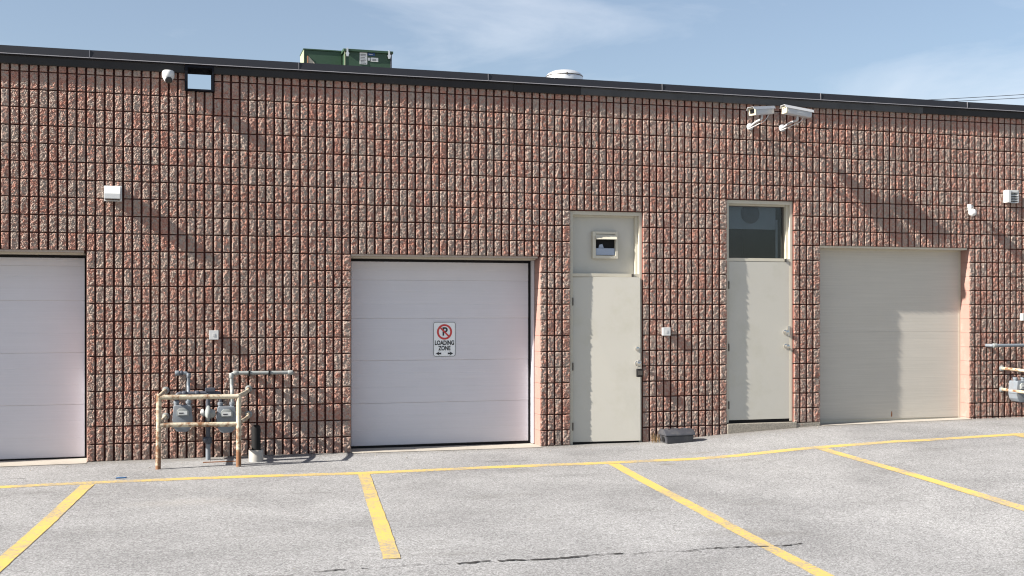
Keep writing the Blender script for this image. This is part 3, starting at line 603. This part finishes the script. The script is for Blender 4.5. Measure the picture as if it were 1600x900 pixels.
# bullet cameras on brackets
def bullet_camera(px, pz, yaw, pitch, cz, cxoff, cyo, label, front_open):
    root = empty('security_camera', (px, 0, pz), label, 'security camera', 'bullet cameras under the roof edge')
    base = MB().lathe([(.048, 0), (.048, .012), (.030, .020), (.022, .028)], (px, .0, pz), (0, -1, 0), 20).build('wall_plate', 'white_metal', None, True)
    cx, cy = px + cxoff, cyo
    arm = MB().tube(arc_path([(px, -.02, pz), (px + cxoff * .45, cyo * .55, pz + (cz - pz) * .28), (cx, cy, cz - .105), (cx, cy, cz - .05)], .05), .015, 10).build('arm', 'white_metal', None, True)
    R_ = Matrix.Translation((cx, cy, cz)) @ Matrix.Rotation(yaw, 4, 'Z') @ Matrix.Rotation(pitch, 4, 'Y')
    # local: camera looks along -X
    prof = [(-.052, -.048), (.052, -.048), (.056, -.02), (.056, .028), (.040, .046), (-.040, .046), (-.056, .028), (-.056, -.02)]
    body = MB().prism(prof, 'x', -.185, .19, .006).xf(R_).build('housing', 'white_metal', None, True)
    hood = MB().prism([(-.066, .022), (-.048, .060), (.048, .060), (.066, .022), (.062, .022), (.045, .0555), (-.045, .0555), (-.062, .022)], 'x', -.235, .215).xf(R_).build('sun_hood', 'white_metal')
    face = ringprism([(x_, z_) for x_, z_ in rrect(0, 0, .112, .096, .010)], [(x_, z_) for x_, z_ in rrect(0, .002, .074, .060, .008)], 0, .018, 'front_frame', 'cream_plastic')
    face.data.transform(R_ @ Matrix.Translation((-.204, 0, 0)) @ Matrix.Rotation(math.radians(-90), 4, 'Z'))
    ln = MB().box(-.192, -.1855, -.038, .038, -.030, .033).xf(R_).build('window', 'lens' if front_open else 'cream_plastic')
    cb = MB().tube(arc_path([(px - .03, -.01, pz - .02), (px - .055, -.05, pz - .045), (cx + .06, cy + .02, cz - .12), (cx + .10, cy, cz - .045)], .05), .005, 6).build('cable', 'white', None, True)
    return adopt(root, base, arm, body, hood, face, ln, cb)
bullet_camera(9.235, 4.175, math.radians(24), math.radians(-8), 4.335, .015, -.30, 'left bullet camera under the roof edge with dark front window', True)
bullet_camera(9.715, 4.178, math.radians(4), math.radians(6), 4.345, .06, -.30, 'right bullet camera under the roof edge with plain cream front', False)

dc = empty('dome_camera', (1.784, 0, 4.40), 'white turret camera under the roof edge beside the square opening', 'security camera')
a = MB().lathe([(.055, .0), (.066, -.012), (.070, -.05), (.064, -.085), (.050, -.10)], (1.784, -.095, 4.475), 'z', 28).build('housing', 'white', None, True)
b = MB().lathe([(.004, -.055), (.030, -.047), (.050, -.022), (.054, 0), (.048, .026), (.030, .045), (.004, .054)], (1.784, -.105, 4.385), (.1, -.8, -.6), 28).build('eyeball', 'white', None, True)
c = MB().lathe([(.040, .036), (.041, .050), (.034, .058), (.004, .060)], (1.784, -.105, 4.385), (.1, -.8, -.6), 24).build('lens_ring', 'lens', None, True)
d = MB().box(1.750, 1.818, -.06, .005, 4.42, 4.465, .004).build('wall_bracket', 'white'); adopt(dc, a, b, c, d)

vh = empty('vent_hood', (1.176, 0, 2.97), 'small white box vent hood above the left garage door', 'vent')
a = MB().prism([(.0, 2.985), (.0, 3.135), (-.06, 3.135), (-.155, 3.045), (-.155, 2.985)], 'x', 1.09, 1.262, .004).build('hood', 'white')
b = MB().box(1.083, 1.275, -.006, .006, 2.968, 3.145, .002).build('flange', 'white'); c = MB().box(1.10, 1.252, -.145, -.01, 2.980, 2.9845).build('screen', 'hinge'); adopt(vh, a, b, c)

lv = empty('louver_vent', (13.36, 0, 3.26), 'white louvered vent cap near the right edge of the wall', 'vent')
x0, x1 = 13.265, 13.462
mb = MB(); mb.box(x0, x0 + .05, -.10, .0, 3.262, 3.44, .006); mb.box(x1 - .02, x1, -.085, .0, 3.262, 3.44, .006); mb.box(x0 + .0505, x1 - .0205, -.09, 0, 3.405, 3.44, .004); mb.box(x0 + .0505, x1 - .0205, -.02, -.005, 3.262, 3.404)
prt = [mb.build('cap', 'white')]
for i in range(4):
    z = 3.378 - i * .034; prt.append(MB().prism([(-.025, z + .012), (-.088, z - .014), (-.088, z - .020), (-.025, z + .005)], 'x', x0 + .0505, x1 - .0205).build('slat', 'white'))
adopt(lv, *prt)

sn_ = empty('motion_sensor', (12.68, 0, 3.1), 'small white motion sensor on a bracket above the right garage door', 'sensor')
a = MB().lathe([(.038, 0), (.038, .012), (.02, .02)], (12.70, 0, 3.155), (0, -1, 0), 18).build('wall_plate', 'white', None, True)
b = MB().tube([(12.70, -.015, 3.155), (12.69, -.06, 3.15), (12.675, -.09, 3.115)], .015, 10).build('arm', 'white', None, True)
c = MB().prism([(-.045, .03), (.05, .012), (.05, -.012), (-.03, -.02)], 'x', -.028, .03, .006).xf(Matrix.Translation((12.635, -.09, 3.185)) @ Matrix.Rotation(math.radians(-60), 4, 'Z')).build('hood', 'white', None, True)
d = MB().lathe([(.008, -.055), (.042, -.036), (.056, 0), (.042, .036), (.008, .055)], (12.655, -.115, 3.10), (-.5, -.8, -.3), 20).build('sensor_head', 'white', None, True); adopt(sn_, a, b, c, d)

def jbox(x, z, label, s_=.05):
    r = empty('junction_box', (x, 0, z - s_), label, 'junction box', 'small boxes on the wall')
    a_ = MB().box(x - s_, x + s_, -.042, .004, z - s_, z + s_, .004).build('box', 'grey_box'); b_ = MB().box(x - s_ - .003, x + s_ + .003, -.050, -.0425, z - s_ - .003, z + s_ + .004, .003).build('cover', 'white')
    c_ = MB().box(x - .012, x + .012, -.0535, -.0502, z - .018, z + .018, .001).build('outlet', 'grey_box')
    adopt(r, a_, b_, c_)
jbox(2.292, 1.436, 'small grey box on the wall above the gas meters'); jbox(8.010, 1.446, 'small grey box on the wall between the two greige doors'); jbox(13.60, 1.625, 'small grey box at the right edge of the photo above the pipe')

# ------------------------------------------------------------------ gas equipment
def gas_meter(x, y, z, label, tilt=0):
    r = empty('gas_meter', (x, y, z), label, 'gas meter', 'gas meters on the wall')
    out = [(-.085, .300), (.085, .300), (.100, .285), (.104, .150), (.112, .145), (.112, .125), (.104, .120), (.098, .055), (.065, .010), (.04, 0), (-.04, 0), (-.065, .010), (-.098, .055), (-.104, .120), (-.112, .125), (-.112, .145), (-.104, .150), (-.100, .285)]
    a_ = MB().prism([(x + p, z + q) for p, q in out], 'y', y - .085, y + .085, .006).build('body', 'gas', None, True)
    b_ = MB().prism([(x - .062, z + .185), (x + .068, z + .185), (x + .068, z + .238), (x + .03, z + .272), (x - .035, z + .272), (x - .062, z + .245)], 'y', y - .108, y - .0855, .004).build('index_case', 'gas_pale', None, True)
    c_ = MB().box(x - .048, x + .050, y - .1105, y - .1083, z + .197, z + .238).build('index_window', 'index')
    e_ = MB().box(x - .040, x + .010, y - .1120, y - .1107, z + .208, z + .222).build('dial', 'ink')
    ps = [a_, b_, c_, e_]
    for s_ in (-1, 1): ps.append(MB().lathe([(.026, 0), (.026, .018), (.033, .020), (.033, .048), (.024, .052)], (x + s_ * .066, y, z + .297), 'z', 14).build('port', 'gas', None, True))
    adopt(r, *ps)
gas_meter(1.940, -.22, .345, 'left grey gas meter behind the rusty rail'); gas_meter(2.425, -.22, .320, 'grey gas meter behind the rusty rail, right of the regulator')
gas_meter(13.30, -.28, .43, 'gas meter cut off by the right edge of the photo')
gp = empty('gas_piping', (2.223, -.22, 0), 'grey gas pipework with riser, regulator and elbows into the wall', 'pipes')
pr = []
def pipe(name, pts, r, m, rad=.045): pr.append(MB().tube(arc_path(pts, rad), r, 14).build(name, m, None, True))
def collar(p, ax, r, ln, m): pr.append(MB().lathe([(r * .9, -ln / 2), (r, -ln / 2 + .004), (r, ln / 2 - .004), (r * .9, ln / 2)], p, ax, 14).build('fitting', m, None, True))
pipe('outlet_pipe', [(2.006, -.22, .66), (2.006, -.22, .80), (2.006, -.12, .83), (2.006, -.12, 1.003), (1.878, -.12, 1.003), (1.878, .03, 1.003)], .0205, 'gas')
pipe('outlet_pipe', [(2.491, -.22, .64), (2.491, -.22, .80), (2.491, -.12, .83), (2.491, -.12, .995), (3.185, -.12, .990), (3.185, .03, .990)], .0215, 'gas_pale')
collar((2.006, -.12, .975), 'z', .027, .05, 'gas'); collar((1.93, -.12, 1.003), 'x', .027, .03, 'gas_dark'); collar((1.882, -.12, 1.003), 'x', .030, .05, 'gas')
collar((2.491, -.12, .965), 'z', .029, .06, 'gas_pale'); collar((2.535, -.12, .9945), 'x', .029, .05, 'gas_pale'); collar((3.165, -.12, .990), 'x', .029, .06, 'gas_pale')
for x in (2.69, 2.92): pr.append(MB().box(x - .010, x + .010, -.15, .03, .955, 1.018, .002).build('pipe_hanger', 'black'))
pipe('manifold', [(1.874, -.22, .66), (1.874, -.22, .775), (2.359, -.22, .775), (2.359, -.22, .64)], .022, 'gas_dark')
for x in (1.96, 2.10, 2.24): collar((x, -.22, .775), 'x', .031, .045, 'gas_dark')
pr.append(MB().box(2.19, 2.30, -.26, -.20, .79, .835, .006).build('union_valve', 'gas_dark'))
pipe('riser', [(2.223, -.22, .0), (2.223, -.22, .775)], .027, 'gas_dark'); collar((2.223, -.22, .43), 'z', .036, .10, 'gas_dark'); collar((2.223, -.22, .235), 'z', .043, .07, 'gas_dark')
pr.append(MB().lathe([(.012, 0), (.030, .01), (.030, .03), (.012, .05)], (2.20, -.235, .245), (-.6, -.8, 0), 12).build('shutoff_valve', 'gas_dark', None, True))
pr.append(MB().tube([(2.223, -.22, .0), (2.223, -.22, .19)], .0275, 14).build('riser_sleeve', 'gas', None, True))
pr.append(MB().lathe([(.012, 0), (.030, .005), (.034, .02), (.030, .035), (.055, .045), (.088, .060), (.092, .072), (.088, .084), (.055, .098), (.048, .13), (.030, .15)], (2.150, -.285, .545), (1, 0, 0), 26).build('regulator', 'gas_pale', None, True))
pr.append(MB().lathe([(.010, 0), (.034, .006), (.036, .032), (.028, .036)], (2.136, -.285, .560), (1, 0, 0), 18).build('vent_cap', 'white', None, True))
adopt(gp, *pr)
bp = MB().box(2.16, 2.52, -.445, -.435, gz(2.3, -.4) + .0, gz(2.3, -.4) + .010).build('ground_batten', 'rust')
tag(bp, 'thin rusty strip lying on the ground below the gas meters', 'strip')

def guard_rail(dx, dz, label):
    r = empty('guard_rail', (2.1 + dx, -.81, dz), label, 'guard rail', 'rusty pipe guards round the gas meters'); ps = []
    def t(name, pts, rad=.028, m='rail', ar=.03): ps.append(MB().tube(arc_path([(p[0] + dx, p[1], p[2] + dz) for p in pts], ar), rad, 16).build(name, m, None, True))
    t('post', [(1.679, -.81, -.05), (1.685, -.81, .4), (1.690, -.81, .815)]); t('post', [(2.530, -.85, -.05), (2.532, -.84, .4), (2.533, -.82, .800)])
    for zl, zr in ((.780, .772), (.478, .466)): t('rail', [(1.700, -.815, zl), (2.525, -.825, zr)], .026)
    for z in (.800, .500):
        t('wall_rail', [(1.690, -.80, z - .01), (1.755, .015, z)], .022); t('wall_rail', [(2.535, -.81, z - .02), (2.66, -.40, z), (2.69, .015, z)], .022, 'rail', .2)
        for x in (1.755, 2.69): ps.append(MB().lathe([(.042, 0), (.042, .008), (.030, .014), (.028, .035)], (x + dx, .0, z + dz), (0, -1, 0), 18).build('flange', 'gas_pale', None, True))
    adopt(r, *ps)
guard_rail(0, 0, 'rusty white pipe guard round the two gas meters on the left'); guard_rail(11.48, .09, 'rusty pipe guard whose rails reach in at the right edge')
rp_ = empty('wall_pipe', (12.97, -.12, 1.2), 'grey pipe along the wall at the right edge of the photo', 'pipe')
a = MB().tube(arc_path([(12.975, .03, 1.222), (12.975, -.12, 1.222), (15.5, -.12, 1.222), (15.5, -.12, .8)], .04), .023, 14).build('pipe', 'gas', None, True)
b = MB().lathe([(.027, -.03), (.031, -.026), (.031, .026), (.027, .03)], (13.02, -.12, 1.222), (1, 0, 0), 14).build('fitting', 'gas_pale', None, True); adopt(rp_, a, b)

vp = empty('vent_pipe', (2.745, -.46, 0), 'short black pipe in a cloudy plastic sleeve beside the gas meters', 'pipe')
a = MB().lathe([(.050, .10), (.054, .13), (.050, .15), (.054, .19), (.050, .21), (.054, .26), (.050, .28), (.053, .36), (.046, .405), (.030, .415)], (2.745, -.46, 0), 'z', 22).build('pipe', 'black', None, True)
b = MB().lathe([(.082, -.03), (.083, .04), (.083, .128), (.079, .136), (.060, .130)], (2.745, -.46, 0), 'z', 26).build('sleeve', 'sleeve', None, True); adopt(vp, a, b)

bz = gz(8.06, -.25); bs = empty('bait_station', (8.06, -.24, bz), 'black plastic rodent bait box on the ground against the wall', 'bait box')
def frustum(x0, x1, y0, y1, z0, z1, ins, bev):
    m_ = MB(); lo = [(x0 + ins, y0 + ins), (x1 - ins, y0 + ins), (x1 - ins, y1 - ins), (x0 + ins, y1 - ins)]; hi = [(x0, y0), (x1, y0), (x1, y1), (x0, y1)]
    A = [m_.bm.verts.new((*p, z0)) for p in lo]; B = [m_.bm.verts.new((*p, z1)) for p in hi]
    m_.bm.faces.new(A[::-1]); m_.bm.faces.new(B)
    for i in range(4): m_.bm.faces.new((A[i], A[(i + 1) % 4], B[(i + 1) % 4], B[i]))
    bmesh.ops.bevel(m_.bm, geom=list(m_.bm.edges), offset=bev, segments=2, affect='EDGES'); return m_
a = frustum(7.87, 8.255, -.36, -.13, bz - .006, bz + .095, .018, .008).build('base', 'black_plastic', None, True)
b = MB().prism([(-.372, bz + .098), (-.365, bz + .118), (-.30, bz + .172), (-.19, bz + .172), (-.125, bz + .118), (-.118, bz + .098)], 'x', 7.855, 8.27, .008).build('lid', 'black_plastic', None, True)
ps = [a, b]
for x in (7.93, 8.06, 8.19): ps.append(MB().box(x - .012, x + .012, -.30, -.19, bz + .1722, bz + .181, .003).build('lid_rib', 'black_plastic'))
ps.append(MB().box(7.865, 7.885, -.28, -.21, bz + .02, bz + .08).build('entry_hole', 'black')); adopt(bs, *ps)

# ------------------------------------------------------------------ roof equipment
ru = empty('rooftop_unit', (4.75, 4.6, 4.2), 'dark green rooftop unit with white labels, behind the roof edge', 'rooftop unit')
ps = [MB().box(4.40, 5.125, 4.0, 5.2, 4.2, 5.735, .006).build('cabinet', 'green'), MB().prism([(3.965, 5.735), (3.965, 5.770), (4.02, 5.782), (5.22, 5.782), (5.22, 5.735)], 'x', 4.375, 5.150, .003).build('lid', 'green'), MB().box(4.392, 4.404, 3.992, 4.006, 4.2, 5.734).build('corner_tone_strip', 'sunlit_green')]  # pale strip on the left corner paints in the cabinet's sunlit side
ps.append(MB().box(5.110, 5.132, 3.990, 4.004, 4.2, 5.734).build('corner_tone_strip', 'gas_dark'))
for x in (4.432, 5.085):
    ps.append(MB().prism([(x - .012, 5.78), (x + .012, 5.78), (x + .012, 5.72), (x + .028, 5.70), (x + .020, 5.675), (x + .014, 5.65), (x - .012, 5.65), (x - .018, 5.675), (x - .026, 5.70), (x - .012, 5.72)], 'y', 3.950, 3.963).build('lifting_lug', 'galv'))
la = MB().box(4.628, 4.745, 3.9935, 3.9995, 5.548, 5.730).build('label', 'label_white'); lb_ = MB().box(4.752, 4.866, 3.9935, 3.9995, 5.690, 5.730).build('label', 'label_blue'); lc = MB().box(4.800, 4.918, 3.9935, 3.9995, 5.600, 5.660).build('label', 'label_white')
ld = MB().box(4.755, 4.790, 3.9935, 3.9995, 5.612, 5.655).build('label', 'label_white'); ps += [la, lb_, lc, ld]
adopt(ru, *ps)
for o_, x0, x1, zs in ((la, 4.640, 4.730, (5.70, 5.68, 5.655, 5.63, 5.605, 5.585, 5.565)), (lc, 4.825, 4.89, (5.635, 5.618)), (lb_, 4.77, 4.85, (5.709,))):
    for z in zs: sub(o_, MB().box(x0, x1 - random.uniform(0, .03), 3.9915, 3.993, z - .0035, z + .0035).build('print_line', 'ink' if o_ is not lb_ else 'label_white'))
hd = empty('intake_hood', (4.1, 4.4, 4.2), 'lower dark green hood with a beige corner, left of the rooftop unit', 'intake hood')
ps = [MB().box(3.80, 4.385, 4.25, 4.75, 4.2, 5.772, .005).build('casing', 'green'), MB().box(3.785, 4.385, 4.235, 4.76, 5.773, 5.793, .003).build('lid', 'green'), MB().box(3.792, 3.7995, 4.24, 4.74, 4.2, 5.772).build('lit_side_sheet', 'sunlit_green'),  # pale green over the left side paints in the sunlight on it
      MB().prism([(3.845, 5.50), (4.03, 5.50), (3.87, 5.675), (3.845, 5.68)], 'y', 4.243, 4.2495).build('lit_filter_panel', 'beige'), MB().box(3.848, 3.862, 4.232, 4.2425, 5.45, 5.68).build('stay', 'rust')]  # beige filter under the hood, its triangle coloured as the sunlit part
adopt(hd, *ps)
rv = empty('roof_vent', (8.435, 5.3, 4.2), 'round shiny metal roof vent cap behind the roof edge', 'roof vent')
ps = [MB().lathe([(.19, 4.2), (.19, 5.68)], (8.435, 5.3, 0), 'z', 28).build('stack', 'galv', None, True),
      MB().lathe([(.335, 5.45), (.330, 5.77), (.318, 5.812), (.322, 5.818), (.320, 5.826), (.29, 5.862), (.21, 5.902), (.10, 5.926), (.01, 5.932)], (8.435, 5.3, 0), 'z', 40).build('cap', 'galv', None, True),
      MB().lathe([(.321, 5.806), (.328, 5.810), (.328, 5.818), (.321, 5.822)], (8.435, 5.3, 0), 'z', 40).build('band', 'hinge', None, True), MB().box(8.36, 8.385, 4.965, 4.985, 5.798, 5.83).build('clip', 'hinge')]
adopt(rv, *ps)
for i, (za, zb_) in enumerate(((13.0, 13.69), (12.93, 13.56))):
    pts = []
    for q in range(41):
        t_ = -1.2 + 3.6 * q / 40; x = 40.3 + 7.05 * t_; sag = .055 * (t_ * (t_ - 1)); pts.append((x, 40 + i * .4, za + (zb_ - za) * t_ + sag))
    tag(MB().tube(pts, .016, 6).build('overhead_wire', 'wire', None, True), ('upper' if i == 0 else 'lower') + ' of two thin overhead wires above the roof at the right', 'wire', 'overhead wires')

# ------------------------------------------------------------------ litter
vv, ff = [], []
def pebble(x, y, r, dst):
    o_ = len(vv); z = gz(x, y); pts = [(1, 0, .1), (-.6, .8, .1), (-.5, -.8, .1), (.1, .1, .9), (.4, .7, .4), (.5, -.6, .5)]
    an = random.uniform(0, 6.28); ca, sa = math.cos(an), math.sin(an)
    for a_, b_, c_ in pts: vv.append((x + (a_ * ca - b_ * sa) * r, y + (a_ * sa + b_ * ca) * r * .8, z + c_ * r))
    for f in ((0, 4, 3), (0, 3, 5), (1, 3, 4), (1, 2, 3), (2, 5, 3), (0, 1, 4), (0, 5, 2), (0, 2, 1)): ff.append(tuple(o_ + i for i in f))
for _ in range(520):
    x = random.uniform(-1, 14.5); y = -abs(random.gauss(0, .28)) - .01
    if any(o[0] < x < o[1] for o in OPEN) and random.random() < .6: continue
    pebble(x, y, random.choice((.004, .005, .006, .008, .012)), vv)
for _ in range(260): pebble(random.uniform(-1, 13), random.uniform(-8, -.4), random.choice((.003, .004, .005, .007)), vv)
me = bpy.data.meshes.new('loose_grit'); me.from_pydata(vv, [], ff); me.materials.append(M['stone']); tag(link('loose_grit', me), 'loose grit and small stones scattered on the asphalt', 'grit', kind='stuff')
sc = MB().prism([(1.27, -1.40), (1.37, -1.385), (1.375, -1.36), (1.30, -1.355), (1.275, -1.37)], 'z', gz(1.3, -1.4) + .002, gz(1.3, -1.4) + .012).build('plastic_scrap', 'blue_tape')
tag(sc, 'small blue plastic scrap on the asphalt by the yellow line', 'scrap')

wd_ = MB()
for _ in range(22):
    an = random.uniform(0, 6.28); l_ = random.uniform(.05, .13); bx_, by_ = 7.83 + random.gauss(0, .025), -.10 + random.gauss(0, .03); z_ = gz(bx_, by_)
    dx_, dy_ = math.cos(an) * l_ * .5, math.sin(an) * l_ * .35
    wd_.tube([(bx_, by_, z_ - .01), (bx_ + dx_ * .4, by_ + dy_ * .4, z_ + l_ * .6), (bx_ + dx_, by_ + dy_, z_ + l_)], [.003, .0025, .0008], 5)
tag(wd_.build('weed', 'leafy'), 'dry little weed growing beside the black bait box', 'weed')

# ------------------------------------------------------------------ render
scn.render.engine = 'CYCLES'
scn.cycles.filter_width = 1.15; scn.cycles.max_bounces = 8; scn.cycles.use_denoising = True
